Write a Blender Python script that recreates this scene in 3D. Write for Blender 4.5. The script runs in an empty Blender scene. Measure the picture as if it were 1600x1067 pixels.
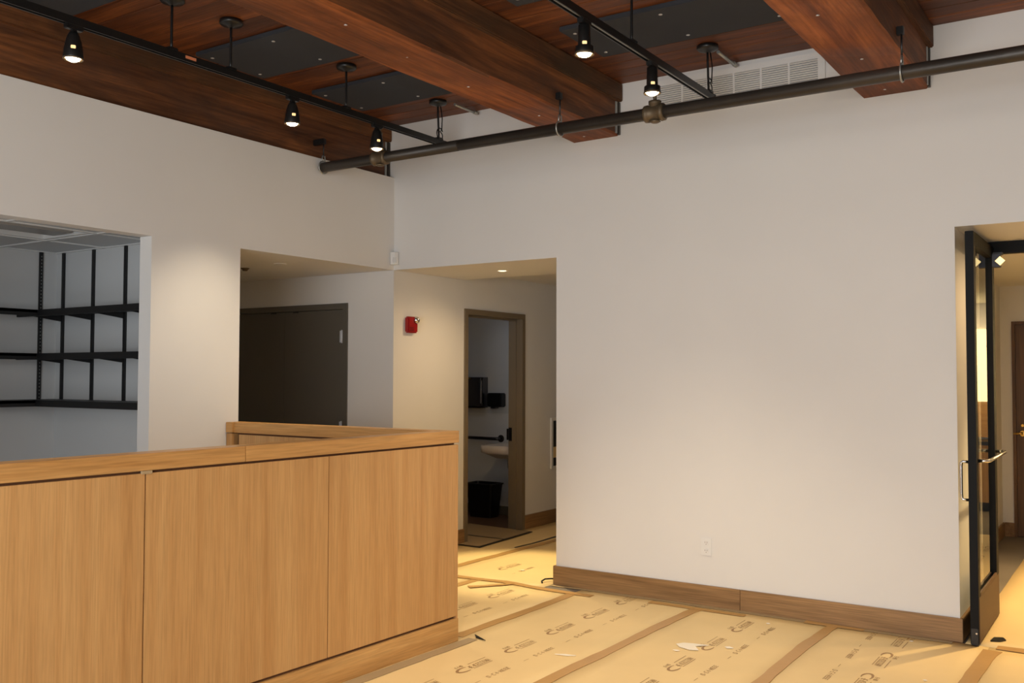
import bpy, bmesh, math, random
from mathutils import Vector, Matrix
random.seed(7)
S = bpy.context.scene
C = S.collection
R = math.radians

def lin(r, g, b):
    f = lambda c: (c/255/12.92) if c/255 <= .04045 else ((c/255+.055)/1.055)**2.4
    return (f(r), f(g), f(b), 1)

# ------------------------------------------------------------------ camera
cam = bpy.data.cameras.new('camera'); co = bpy.data.objects.new('camera', cam); C.objects.link(co)
cam.sensor_width = 36; cam.lens = 1496.24/1600*36; cam.clip_start = .05
Rt = Vector((0.83256499, 0.55392259, 0.00230241)); Up = Vector((0.01797872, -0.0311765, 0.99935219)); Fw = Vector((-0.55363554, 0.83198425, 0.03591528))
co.matrix_world = Matrix(((Rt.x, Up.x, -Fw.x, 5.12908), (Rt.y, Up.y, -Fw.y, -5.96202), (Rt.z, Up.z, -Fw.z, 1.5), (0, 0, 0, 1)))
S.camera = co

# ------------------------------------------------------------------ world, exposure, large lights
S.view_settings.view_transform = 'Standard'; S.view_settings.look = 'None'
S.view_settings.gamma = 1; S.view_settings.use_curve_mapping = False
S.view_settings.exposure = 0.04
w = bpy.data.worlds.new('world'); S.world = w; w.use_nodes = True
w.node_tree.nodes['Background'].inputs[0].default_value = (.6, .7, 1, 1)
w.node_tree.nodes['Background'].inputs[1].default_value = .03

def area(name, loc, tgt, sx, sy, power, col):
    l = bpy.data.lights.new(name, 'AREA'); l.shape = 'RECTANGLE'; l.size = sx; l.size_y = sy; l.energy = power; l.color = col
    o = bpy.data.objects.new(name, l); C.objects.link(o); o.location = loc
    o.rotation_euler = (Vector(tgt)-Vector(loc)).to_track_quat('-Z', 'Y').to_euler(); return o
def spot(name, loc, tgt, power, ang, blend=.5, col=(1, .74, .45), r=.03):
    l = bpy.data.lights.new(name, 'SPOT'); l.energy = power; l.spot_size = R(ang); l.spot_blend = blend; l.color = col; l.shadow_soft_size = r
    o = bpy.data.objects.new(name, l); C.objects.link(o); o.location = loc
    o.rotation_euler = (Vector(tgt)-Vector(loc)).to_track_quat('-Z', 'Y').to_euler(); return o
WARM = (1, .80, .60); COOL = (.72, .84, 1)
area('overhead_fill_rear', (6.0, -5.6, 3.2), (4.0, -3.0, 0), 2.8, 2.4, 62, (1, .95, .88))  # added soft fill overhead behind the camera, no fixture modelled
area('overhead_fill_mid', (3.4, -7.2, 3.2), (3.0, -1.5, .4), 2.6, 1.0, 25, (1, .95, .88))  # second added overhead fill, out of view, aimed at the back wall
area('rear_wall_fill', (3.5, -8.0, 1.5), (3.0, 0, 2.0), 4.2, 1.9, 245, (.90, .95, 1))  # added broad neutral fill in front of the rear wall, not the window itself
area('closet_fill', (-.45, -4.3, .8), (-1.5, -2.7, 2.4), .8, .9, 5.0, (.80, .90, 1))  # added cool fill low in the closet, tilted up to lift its ceiling
area('restroom_tube_light', (-.75, 1.5, 2.25), (-.9, 2.4, 1.0), .5, .06, .6, (.72, .82, 1))
area('kitchen_light', (5.6, 5.6, 2.3), (5.6, 5.9, 0), 1.0, .5, 40, (1, .74, .40))
spot('hall_downlight_beam', (.723, .514, 2.35), (1.02, .24, 0), 240, 46, .55, (1, .80, .42))
spot('hall_downlight_wash', (.723, .514, 2.345), (.70, .30, 0), 38, 165, 1, (1, .70, .38))
spot('portal_downlight_beam', (5.0, 1.3, 2.33), (4.75, 1.15, 0), 250, 92, .6, (1, .70, .33))
spot('portal_jamb_fill', (5.0, .42, 2.33), (4.7, .25, 0), 36, 165, .6, (1, .64, .34))  # added unseen lamp that brightens the doorway jamb
spot('far_room_downlight_beam', (4.9, 2.6, 2.33), (4.7, 2.4, 0), 12, 80, .8, (1, .74, .38))

# ------------------------------------------------------------------ materials
def nt(name):
    m = bpy.data.materials.new(name); m.use_nodes = True
    t = m.node_tree; b = t.nodes['Principled BSDF']; return m, t, b
def plain(name, col, rough=.6, metal=0, emit=None, es=0, bump=0, bscale=60, var=0):
    m, t, b = nt(name)
    b.inputs['Base Color'].default_value = col; b.inputs['Roughness'].default_value = rough; b.inputs['Metallic'].default_value = metal
    if emit: b.inputs['Emission Color'].default_value = emit; b.inputs['Emission Strength'].default_value = es
    tc = t.nodes.new('ShaderNodeTexCoord'); n = t.nodes.new('ShaderNodeTexNoise'); n.inputs['Scale'].default_value = bscale; n.inputs['Detail'].default_value = 5
    t.links.new(tc.outputs['Object'], n.inputs['Vector'])
    if bump:
        bp = t.nodes.new('ShaderNodeBump'); bp.inputs['Strength'].default_value = bump; bp.inputs['Distance'].default_value = .002
        t.links.new(n.outputs['Fac'], bp.inputs['Height']); t.links.new(bp.outputs['Normal'], b.inputs['Normal'])
    if var:
        n2 = t.nodes.new('ShaderNodeTexNoise'); n2.inputs['Scale'].default_value = 1.7; n2.inputs['Detail'].default_value = 3
        t.links.new(tc.outputs['Object'], n2.inputs['Vector'])
        mx = t.nodes.new('ShaderNodeMixRGB'); mx.blend_type = 'MULTIPLY'; mx.inputs[1].default_value = col
        rp = t.nodes.new('ShaderNodeValToRGB'); rp.color_ramp.elements[0].position = .3; rp.color_ramp.elements[1].position = .7
        rp.color_ramp.elements[0].color = (1-var,)*3+(1,); t.links.new(n2.outputs['Fac'], rp.inputs['Fac'])
        mx.inputs[0].default_value = 1; t.links.new(rp.outputs['Color'], mx.inputs[2]); t.links.new(mx.outputs['Color'], b.inputs['Base Color'])
    return m
def wood(name, cols, axis=2, stretch=14, scale=6, rough=.45, fine=90, fineamt=.25, bump=.15, blotch=None, rings=.6, spec=.4):
    """cols = dark, mid, light; grain runs along axis"""
    m, t, b = nt(name); N = t.nodes.new; L = t.links.new
    tc = N('ShaderNodeTexCoord'); oi = N('ShaderNodeObjectInfo')
    ad = N('ShaderNodeVectorMath'); ad.operation = 'MULTIPLY_ADD'
    cmb = N('ShaderNodeCombineXYZ')
    for i in range(3): L(oi.outputs['Random'], cmb.inputs[i])
    ad.inputs[1].default_value = (37, 53, 29); L(cmb.outputs[0], ad.inputs[0]); L(tc.outputs['Object'], ad.inputs[2])
    mp = N('ShaderNodeMapping'); sc = [scale]*3; sc[axis] = scale/stretch; mp.inputs['Scale'].default_value = sc
    L(ad.outputs[0], mp.inputs['Vector'])
    n = N('ShaderNodeTexNoise'); n.inputs['Scale'].default_value = 1; n.inputs['Detail'].default_value = 6; n.inputs['Distortion'].default_value = rings; n.inputs['Roughness'].default_value = .6
    L(mp.outputs[0], n.inputs['Vector'])
    rp = N('ShaderNodeValToRGB'); cr = rp.color_ramp; cr.elements[0].position = .28; cr.elements[0].color = cols[0]
    cr.elements[1].position = .74; cr.elements[1].color = cols[2]; e = cr.elements.new(.5); e.color = cols[1]
    L(n.outputs['Fac'], rp.inputs['Fac'])
    mp2 = N('ShaderNodeMapping'); sc = [fine]*3; sc[axis] = fine/30; mp2.inputs['Scale'].default_value = sc; L(ad.outputs[0], mp2.inputs['Vector'])
    n2 = N('ShaderNodeTexNoise'); n2.inputs['Scale'].default_value = 1; n2.inputs['Detail'].default_value = 3; L(mp2.outputs[0], n2.inputs['Vector'])
    r2 = N('ShaderNodeValToRGB'); r2.color_ramp.elements[0].position = .35; r2.color_ramp.elements[0].color = (1-fineamt,)*3+(1,); r2.color_ramp.elements[1].position = .6
    L(n2.outputs['Fac'], r2.inputs['Fac'])
    mx = N('ShaderNodeMixRGB'); mx.blend_type = 'MULTIPLY'; mx.inputs[0].default_value = 1
    L(rp.outputs[0], mx.inputs[1]); L(r2.outputs[0], mx.inputs[2]); out = mx.outputs[0]
    if blotch:
        n3 = N('ShaderNodeTexNoise'); n3.inputs['Scale'].default_value = 2.2; n3.inputs['Detail'].default_value = 5; n3.inputs['Roughness'].default_value = .65
        mp3 = N('ShaderNodeMapping'); s3 = [1, 1, 1]; s3[axis] = .45; mp3.inputs['Scale'].default_value = s3
        L(ad.outputs[0], mp3.inputs['Vector']); L(mp3.outputs[0], n3.inputs['Vector'])
        r3 = N('ShaderNodeValToRGB'); r3.color_ramp.elements[0].position = .42; r3.color_ramp.elements[0].color = (0, 0, 0, 1); r3.color_ramp.elements[1].position = .68; r3.color_ramp.elements[1].color = (.85,)*3+(1,)
        L(n3.outputs['Fac'], r3.inputs['Fac'])
        m3 = N('ShaderNodeMixRGB'); m3.inputs[2].default_value = blotch; L(r3.outputs[0], m3.inputs[0]); L(out, m3.inputs[1]); out = m3.outputs[0]
    L(out, b.inputs['Base Color'])
    b.inputs['Roughness'].default_value = rough; b.inputs['Specular IOR Level'].default_value = spec
    bp = N('ShaderNodeBump'); bp.inputs['Strength'].default_value = bump; bp.inputs['Distance'].default_value = .003
    L(n2.outputs['Fac'], bp.inputs['Height']); L(bp.outputs[0], b.inputs['Normal'])
    return m

M = {}
M['wall'] = plain('wall_paint', (.73, .72, .70, 1), .75, bump=.08, bscale=180, var=.03)
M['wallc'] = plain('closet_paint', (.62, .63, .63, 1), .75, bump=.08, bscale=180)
M['floor'] = plain('subfloor', lin(120, 110, 100), .8, var=.2)
M['kraft'] = plain('kraft_paper', (.80, .60, .30, 1), .6, bump=.35, bscale=22, var=.10)
M['tape'] = plain('brown_tape', lin(190, 148, 90), .42, bump=.3, bscale=40, var=.12)
M['greytape'] = plain('dull_tape', lin(168, 146, 112), .5, bump=.3, bscale=40, var=.15)
M['ink'] = plain('printed_ink', lin(166, 130, 86), .6, var=.25)
OAK = (lin(179, 133, 81), lin(191, 147, 94), lin(201, 159, 105))
M['oakv'] = wood('oak_veneer_vertical', OAK, 2, 30, 14, .42, 160, .16, .08, rings=.15)
M['oakh'] = wood('oak_solid_along', (lin(176, 128, 72), lin(194, 148, 90), lin(208, 166, 108)), 1, 14, 9, .36, 120, .2, .1)
M['oakx'] = wood('oak_solid_across', (lin(176, 128, 72), lin(194, 148, 90), lin(208, 166, 108)), 0, 14, 9, .36, 120, .2, .1)
M['base'] = wood('stained_oak_base', (lin(116, 86, 54), lin(148, 114, 76), lin(174, 136, 92)), 0, 16, 8, .38, 140, .25, .12)
M['basey'] = wood('stained_oak_base_y', (lin(116, 86, 54), lin(148, 114, 76), lin(174, 136, 92)), 1, 16, 8, .38, 140, .25, .12)
BEAM = (lin(66, 42, 28), lin(112, 70, 42), lin(164, 102, 56))
M['beam'] = wood('old_timber', BEAM, 1, 6, 3.6, .62, 60, .35, .6, blotch=lin(74, 56, 46), rings=1.5, spec=.25)
M['beamb'] = wood('old_timber_bounce_tint', (lin(84, 46, 24), lin(136, 76, 38), lin(182, 108, 54)), 1, 5, 3.6, .6, 60, .35, .6, blotch=lin(84, 50, 30), rings=1.6, spec=.25)  # underside copy of old_timber with warm floor bounce put into its colour
M['ledger'] = wood('old_timber_top', (lin(62, 40, 27), lin(106, 68, 42), lin(146, 94, 56)), 1, 5, 4.5, .7, 70, .4, .6, blotch=lin(74, 58, 42), rings=1.0, spec=.2)
M['plank'] = wood('ceiling_plank', (lin(66, 36, 18), lin(112, 62, 31), lin(150, 88, 44)), 0, 10, 7, .5, 80, .4, .4, blotch=lin(70, 40, 26), rings=1.0, spec=.3)
M['dark'] = plain('joint_shadow', lin(96, 62, 36), .9)
M['felt'] = plain('acoustic_felt', lin(52, 54, 60), .98, bump=.8, bscale=300, var=.2)
M['black'] = plain('black_enamel', lin(24, 24, 24), .35)
M['blacks'] = plain('black_powder_coat', lin(22, 22, 23), .5, bump=.1, bscale=200)
M['bsteel'] = plain('black_door_steel', lin(9, 9, 9), .6)
M['bsteel'].node_tree.nodes['Principled BSDF'].inputs['Specular IOR Level'].default_value = .2
M['screw'] = plain('screw_zinc', lin(200, 200, 200), .4, .6)
M['pipe'] = plain('aged_iron', lin(70, 64, 58), .42, .4, bump=.6, bscale=30, var=.5)
M['brass'] = plain('dull_brass', lin(112, 96, 74), .5, .4, var=.4)
M['zinc'] = plain('zinc', lin(170, 172, 168), .4, .8)
M['white'] = plain('white_enamel', lin(222, 222, 220), .45)
M['grillev'] = plain('grille_void', lin(90, 90, 92), .8)
M['bulb'] = plain('lit_bulb', (1, .9, .7, 1), .5, emit=(1, .80, .50, 1), es=14)
M['glow'] = plain('lamp_reflector', (.9, .7, .4, 1), .3, emit=(1, .66, .28, 1), es=.8)
M['downl'] = plain('lit_downlight', (1, .9, .7, 1), .5, emit=(1, .78, .42, 1), es=9)
M['red'] = plain('alarm_red', lin(148, 14, 20), .35)
M['chrome'] = plain('chrome', lin(215, 215, 215), .15, 1)
M['doorg'] = plain('dark_painted_steel', lin(92, 88, 80), .5)
M['frameg'] = plain('taupe_frame_paint', lin(116, 104, 86), .45)
M['steel'] = plain('brushed_stainless', lin(120, 116, 116), .22, 1)
M['plastic'] = plain('black_plastic', lin(14, 14, 15), .35)
M['porc'] = plain('porcelain', lin(225, 215, 205), .2)
M['tile'] = plain('ceiling_tile', lin(205, 207, 208), .9, bump=.4, bscale=120)
M['lens'] = plain('unlit_lens', lin(150, 146, 140), .3)
M['bdoor'] = wood('dark_walnut_door', (lin(84, 58, 34), lin(104, 74, 44), lin(120, 86, 52)), 2, 12, 6, .4)
M['kick'] = plain('bronze_kick_rail', lin(82, 54, 28), .55, 0, var=.15)
M['gold'] = plain('polished_brass', lin(220, 180, 100), .2, 1)
M['scrap'] = plain('white_paper', lin(240, 232, 215), .7)
M['lit'] = plain('backlit_panel', (1, .85, .5, 1), .5, emit=(1, .80, .36, 1), es=2.6)
M['winglow'] = plain('frosted_window', (.8, .85, .9, 1), .4)
m = bpy.data.materials.new('clear_glass'); m.use_nodes = True; t = m.node_tree
for n in list(t.nodes): t.nodes.remove(n)
ou = t.nodes.new('ShaderNodeOutputMaterial'); tr = t.nodes.new('ShaderNodeBsdfTransparent'); gl = t.nodes.new('ShaderNodeBsdfGlossy'); mi = t.nodes.new('ShaderNodeMixShader'); fz = t.nodes.new('ShaderNodeFresnel')
fz.inputs['IOR'].default_value = 1.62; gl.inputs['Roughness'].default_value = 0; tr.inputs['Color'].default_value = (.94, .96, .95, 1)
ge = t.nodes.new('ShaderNodeNewGeometry'); sb = t.nodes.new('ShaderNodeMath'); sb.operation = 'SUBTRACT'; sb.inputs[0].default_value = 1
ml = t.nodes.new('ShaderNodeMath'); ml.operation = 'MULTIPLY'; t.links.new(ge.outputs['Backfacing'], sb.inputs[1]); t.links.new(fz.outputs[0], ml.inputs[0]); t.links.new(sb.outputs[0], ml.inputs[1])
t.links.new(ml.outputs[0], mi.inputs[0]); t.links.new(tr.outputs[0], mi.inputs[1]); t.links.new(gl.outputs[0], mi.inputs[2]); t.links.new(mi.outputs[0], ou.inputs[0])
M['satin'] = plain('satin_hinge_steel', (.62, .66, .72, 1), .4, .2)
M['boxgrey'] = plain('slate_box', lin(66, 70, 84), .5)
M['lamplens'] = plain('warm_square_lens', (1, .85, .5, 1), .5, emit=(1, .78, .34, 1), es=1.25)
M['glass'] = m

# ------------------------------------------------------------------ helpers
class B:
    def __init__(s): s.bm = bmesh.new()
    def box(s, a, b, bev=0):
        x0, x1 = sorted((a[0], b[0])); y0, y1 = sorted((a[1], b[1])); z0, z1 = sorted((a[2], b[2]))
        vs = [s.bm.verts.new((x, y, z)) for x in (x0, x1) for y in (y0, y1) for z in (z0, z1)]
        fs = [s.bm.faces.new([vs[i] for i in f]) for f in ((0, 1, 3, 2), (4, 6, 7, 5), (0, 4, 5, 1), (2, 3, 7, 6), (0, 2, 6, 4), (1, 5, 7, 3))]
        if bev: bmesh.ops.bevel(s.bm, geom=list({e for f in fs for e in f.edges}), offset=bev, segments=2, affect='EDGES')
        return s
    def obox(s, c, half, rot, bev=0):
        n = len(s.bm.verts); s.bm.verts.ensure_lookup_table(); old = set(s.bm.verts)
        s.box([-h for h in half], half, bev)
        mt = Matrix.Translation(Vector(c)) @ rot.to_matrix().to_4x4()
        for v in s.bm.verts:
            if v not in old: v.co = mt @ v.co
        return s
    def lathe(s, prof, c=(0, 0, 0), seg=24, axis='z', cap=True):
        rings = []
        for r, h in prof:
            ring = []
            for k in range(seg):
                a = 2*math.pi*k/seg; p = (r*math.cos(a), r*math.sin(a), h)
                if axis == 'x': p = (p[2], p[0], p[1])
                if axis == 'y': p = (p[1], p[2], p[0])
                ring.append(s.bm.verts.new((p[0]+c[0], p[1]+c[1], p[2]+c[2])))
            rings.append(ring)
        for a, b in zip(rings, rings[1:]):
            for k in range(seg): s.bm.faces.new((a[k], a[(k+1) % seg], b[(k+1) % seg], b[k])).smooth = True
        if cap:
            s.bm.faces.new(rings[0][::-1]); s.bm.faces.new(rings[-1])
        return s
    def tube(s, pts, r, seg=10, cap=True):
        pts = [Vector(p) for p in pts]; rings = []; ref = None
        for i, p in enumerate(pts):
            d = (pts[min(i+1, len(pts)-1)]-pts[max(i-1, 0)]).normalized()
            if ref is None: ref = d.orthogonal().normalized()
            u = (ref-d*ref.dot(d)).normalized(); ref = u; v = d.cross(u)
            rr = r[i] if isinstance(r, (list, tuple)) else r
            rings.append([s.bm.verts.new(p+(u*math.cos(2*math.pi*k/seg)+v*math.sin(2*math.pi*k/seg))*rr) for k in range(seg)])
        for a, b in zip(rings, rings[1:]):
            for k in range(seg): s.bm.faces.new((a[k], a[(k+1) % seg], b[(k+1) % seg], b[k])).smooth = True
        if cap: s.bm.faces.new(rings[0][::-1]); s.bm.faces.new(rings[-1])
        return s
    def prism(s, poly, d, axis='y', at=0):
        """poly in the plane normal to axis, extruded by d from at"""
        def P(a, b, h): return {'x': (h, a, b), 'y': (a, h, b), 'z': (a, b, h)}[axis]
        lo = [s.bm.verts.new(P(a, b, at)) for a, b in poly]; hi = [s.bm.verts.new(P(a, b, at+d)) for a, b in poly]
        s.bm.faces.new(lo); s.bm.faces.new(hi[::-1]); n = len(poly)
        for i in range(n): s.bm.faces.new((lo[i], lo[(i+1) % n], hi[(i+1) % n], hi[i]))
        return s
def obj(name, b, mat, parent=None, label=None, kind=None, fn=None):
    bm = b.bm
    if fn:
        for v in bm.verts: v.co = Vector(fn(v.co))
    if parent is not None:
        off = Vector(parent.get('_o', (0, 0, 0)))
        for v in bm.verts: v.co -= off
    bmesh.ops.recalc_face_normals(bm, faces=bm.faces)
    me = bpy.data.meshes.new(name); bm.to_mesh(me); bm.free(); me.materials.append(mat)
    o = bpy.data.objects.new(name, me); C.objects.link(o)
    if parent is not None:
        o.parent = parent; o['_o'] = parent.get('_o', (0, 0, 0))
    if label: o['label'] = label
    if kind: o['kind'] = kind
    return o
def thing(name, label, cat, loc=(0, 0, 0), group=None):
    o = bpy.data.objects.new(name, None); C.objects.link(o); o.location = loc; o['_o'] = tuple(loc)
    o['label'] = label; o['category'] = cat; o.empty_display_size = .1
    if group: o['group'] = group
    return o
def solo(name, b, mat, label, cat, group=None, fn=None, kind=None):
    bm = b.bm
    if fn:
        for v in bm.verts: v.co = Vector(fn(v.co))
        fn = None
    c = Vector((0, 0, 0)); n = len(bm.verts)
    for v in bm.verts: c += v.co
    c /= n; c.z = min(v.co.z for v in bm.verts)
    for v in bm.verts: v.co -= c
    o = obj(name, b, mat, kind=kind); o.location = c; o['label'] = label; o['category'] = cat
    if group: o['group'] = group
    return o
def struct(name, b, mat): return obj(name, b, mat, kind='structure')
def dup(root, loc, label):
    r = root.copy(); C.objects.link(r); r.location = loc; r['label'] = label
    for ch in list(root.children):
        c = ch.copy(); C.objects.link(c); c.parent = r
        for g in ch.children:
            d = g.copy(); C.objects.link(d); d.parent = c
    return r

# ------------------------------------------------------------------ the room shell
X1, X2, H, ZB, ZM, ZC = 1.549, 4.212, 2.362, 3.12, 3.184, 3.548
PD = .87       # depth of the portal
struct('floor', B().box((-2.2, -8.2, -.12), (8.7, 6.7, 0)), M['floor'])
struct('wall_back', B().box((X1, 0, 0), (X2, PD, 3.7)).box((0, 0, H), (X1, .95, 3.7)).box((X2, 0, H), (6.0, PD, 3.7))
       .box((6.0, 0, 0), (8.62, PD, 3.7)).box((X1, PD, 0), (X1+.12, 5.2, 2.6)), M['wall'])
struct('wall_left', B().box((-.115, -8.2, 0), (0, -4.3, ZB)).box((-.115, -4.3, H), (0, -2.284, ZB)).box((-.115, -2.284, 0), (0, -1.589, ZB))
       .box((-.115, -1.589, H), (0, .12, ZB)).box((-.6, .0, ZB), (0, .12, 3.7)), M['wall'])
# continuation of the left wall plane down the hall, with the restroom door opening
struct('wall_hall', B().box((-.13, 0, 0), (0, 1.0, H+.02)).box((-.13, .95, H+.02), (0, 5.2, 2.62)).box((-.13, 1.0, 2.065), (0, 1.925, H+.02))
       .box((-.13, 1.925, 0), (0, 5.2, H+.02)).box((-.13, 5.08, 0), (X1+.12, 5.2, 2.6)), M['wall'])
struct('wall_recess', B().box((-2.6, 0, 0), (-1.96, .12, H)).box((-1.96, 0, 2.075), (-.555, .12, H)).box((-.555, 0, 0), (-.13, .12, H))
       .box((-2.6, -1.7, 0), (-2.5, 0, H)).box((-2.5, -1.73, 0), (-.115, -1.589, 2.6)), M['wall'])
struct('ceiling_recess', B().box((-2.6, -1.589, H), (-.115, .0, H+.1)), M['wall'])
struct('ceiling_hall', B().box((0, .95, 2.44), (X1, 5.2, 2.56)), M['wall'])
struct('wall_closet', B().box((-2.05, -5.2, 0), (-1.93, -1.73, 2.7)).box((-1.93, -5.2, 0), (-.115, -5.08, 2.7)), M['wallc'])
struct('wall_closet_side', B().box((-1.93, -1.745, 0), (-.1155, -1.73, 2.44)), M['wallc'])
struct('wall_restroom', B().box((-1.9, 2.632, 0), (-.13, 2.75, 2.6)).box((-2.0, .12, 0), (-1.9, 2.75, 2.6)), M['wallc'])
struct('ceiling_restroom', B().box((-1.9, .12, 2.44), (-.13, 2.632, 2.55)), M['wallc'])
struct('wall_portal_room', B().box((3.83, PD, 0), (3.95, 4.32, 2.6)).box((3.95, 4.206, 2.02), (4.72, 4.32, 2.6)).box((3.95, 4.206, 0), (4.052, 4.32, 2.02))
       .box((4.66, 4.206, 0), (4.72, 4.32, 2.02)).box((4.60, 4.32, 0), (4.72, 6.5, 2.6)).box((4.60, 6.4, 0), (8.7, 6.5, 2.6)).box((8.5, PD, 0), (8.62, 6.5, 2.6)), M['wall'])
struct('ceiling_portal_room', B().box((3.95, PD, 2.362), (8.5, 6.4, 2.46)), M['wall'])
struct('wall_right', B().box((8.5, -8.2, 0), (8.62, 0, 3.7)), M['wall'])
struct('wall_rear', B().box((-.12, -8.2, 0), (8.5, -8.08, 3.7)), M['wall'])
ceil = struct('ceiling', B().box((-.6, -8.2, 3.60), (8.7, .12, 3.72)), M['plank'])
# planks run along x, each one its own piece with eased edges
PW = .142; pm = None; y = -PW/2; k = 0
while y > -8.1:
    if pm is None:
        b = B(); hw = PW/2-.0015; z0, z1 = 0, .052
        b.prism([(-hw, .004), (-hw+.004, 0), (hw-.004, 0), (hw, .004), (hw, z1), (-hw, z1)], 9.05, 'x', -4.525)
        o = obj('plank', b, M['plank'], ceil); pm = o.data
    else:
        o = bpy.data.objects.new('plank', pm); C.objects.link(o); o.parent = ceil
    o.location = (4.02+random.uniform(-.01, .01), y, ZC+random.choice((0, 0, .002, .004)))
    y -= PW; k += 1
# baseboards
bb = struct('baseboard_back', B().box((X1-.012, -.018, .0), (X2+.012, -.0005, .012)), M['dark'])
for i, (a, c_) in enumerate(((X1-.016, 2.926), (2.928, X2+.016))):
    obj('board', B().box((a, -.020, .004), (c_, -.0008, .137), .0025), M['base'], bb)
obj('board', B().box((X2, -.018, .004), (X2+.016, PD, .137), .0025), M['basey'], bb)
obj('board', B().box((X1-.016, -.018, .004), (X1, .6, .137), .0025), M['basey'], bb)
struct('baseboard_hall', B().box((.0005, 1.962, 0), (.018, 5.07, .135), .003).box((.0005, .10, 0), (.018, .962, .135), .003), M['basey'])
struct('baseboard_portal_room', B().box((3.9505, PD, 0), (3.966, 4.2, .13), .003).box((3.966, 4.188, 0), (4.046, 4.2055, .13), .003), M['basey'])
struct('baseboard_restroom', B().box((-1.89, 2.615, 0), (-.14, 2.6315, .10), .003), M['doorg'])

# ------------------------------------------------------------------ floor protection paper, tape, print
def wv(x, y): return .0012*math.sin(3.1*x+1.7*y)+.0010*math.sin(7.3*y-2.2*x+1)+.0008*math.sin(11*x+5*y)
def sheet_mesh(x0, x1, y0, y1, base=.0035):
    b = B(); nx = max(2, int((x1-x0)/.12)); ny = max(2, int((y1-y0)/.14)); g = []
    for i in range(nx+1):
        g.append([b.bm.verts.new((x0+(x1-x0)*i/nx, y0+(y1-y0)*j/ny, base+wv(x0+(x1-x0)*i/nx, y0+(y1-y0)*j/ny))) for j in range(ny+1)])
    for i in range(nx):
        for j in range(ny): b.bm.faces.new((g[i][j], g[i+1][j], g[i+1][j+1], g[i][j+1])).smooth = True
    rim = [g[i][0] for i in range(nx+1)]+[g[nx][j] for j in range(1, ny+1)]+[g[i][ny] for i in range(nx-1, -1, -1)]+[g[0][j] for j in range(ny-1, 0, -1)]
    low = [b.bm.verts.new((v.co.x, v.co.y, .0005)) for v in rim]; n = len(rim)
    for i in range(n): b.bm.faces.new((rim[i], low[i], low[(i+1) % n], rim[(i+1) % n]))
    b.bm.faces.new(low)
    return b
def tape_mesh(pts, wd=.07, z=.0062, jag=.004):
    b = B(); P = []
    for (xa, ya), (xb, yb) in zip(pts, pts[1:]):
        n = max(2, int(math.hypot(xb-xa, yb-ya)/.1))
        P += [(xa+(xb-xa)*i/n, ya+(yb-ya)*i/n) for i in range(n)]
    P.append(pts[-1]); up = []; dn = []
    for i, (x, y) in enumerate(P):
        a = P[max(i-1, 0)]; c = P[min(i+1, len(P)-1)]; d = math.hypot(c[0]-a[0], c[1]-a[1]); nx, ny = -(c[1]-a[1])/d, (c[0]-a[0])/d
        row = []; low = []
        for s in (-.5, .5):
            q = s*wd+random.uniform(-jag, jag)*(1 if 0 < i < len(P)-1 else 3); X, Y = x+nx*q, y+ny*q
            row.append(b.bm.verts.new((X, Y, z+wv(X, Y)))); low.append(b.bm.verts.new((X, Y, z-.0016+wv(X, Y))))
        up.append(row); dn.append(low)
    for i in range(len(P)-1):
        b.bm.faces.new((up[i][0], up[i+1][0], up[i+1][1], up[i][1]))
        b.bm.faces.new((dn[i][0], dn[i][1], dn[i+1][1], dn[i+1][0]))
        for s in (0, 1): b.bm.faces.new((up[i][s], dn[i][s], dn[i+1][s], up[i+1][s]))
    for i in (0, -1): b.bm.faces.new((up[i][0], up[i][1], dn[i][1], dn[i][0]))
    return b
def logo(sheet, x, y, d, seed=3):
    """blurred printed mark: crescent, small word, long slanted word between rules, number line below"""
    rn = random.Random(seed); b = B()
    def T(s, t):
        X, Y = (x-t, y+s) if d > 0 else (x+t, y-s)
        return (X, Y, .0043+wv(X, Y))
    def quad(*p): b.bm.faces.new([b.bm.verts.new(T(*q)) for q in p])
    def bar(s0, s1, t0, t1, sl=.25): quad((s0+sl*t0, t0), (s1+sl*t0, t0), (s1+sl*t1, t1), (s0+sl*t1, t1))
    n = 18
    for i in range(n):                                   # crescent
        def pt(k, o):
            a = R(50+240*k/n); th = .007*math.sin(math.pi*k/n)+.0015
            return (.056+(.056+o*th)*math.cos(a), .026+(.026+o*th)*math.sin(a))
        quad(pt(i, -1), pt(i+1, -1), pt(i+1, 1), pt(i, 1))
    def glyph(s, t, w_, h, k):
        q = w_*.24
        if k in (0, 1, 2, 4): bar(s, s+q, t, t+h)
        if k in (0, 2, 3): bar(s+w_-q, s+w_, t, t+h)
        if k in (1, 2, 4): bar(s+q, s+w_, t+h-q, t+h)
        if k in (0, 1, 3): bar(s+q*.5, s+w_-q*.5, t+h*.42, t+h*.42+q)
        if k in (2, 4, 1): bar(s+q, s+w_, t, t+q)
    for i in range(4): glyph(.022+i*.015, .064, .012, .022, rn.randrange(5))
    for i in range(10): glyph(.082+i*.0185, .010, .015, .034, rn.randrange(5))
    bar(.12, .275, .064, .068); bar(.10, .265, -.002, .002)
    for s in (.06, .105, .128, .168, .19, .212, .234): glyph(s, -.150, .017, .028, rn.randrange(5))
    bar(.087, .095, -.139, -.135); bar(.153, .160, -.139, -.135); bar(-.05, 0.0, -.14, -.137)
    obj('printed_mark', b, M['ink'], sheet, kind='stuff')
GP = 'floor protection paper sheets'
TP = 'brown tape over the paper seams'
tapes_x = [1.79, 2.65, 3.513, 4.365, 5.22, 6.08, 6.94, 7.8]
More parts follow.
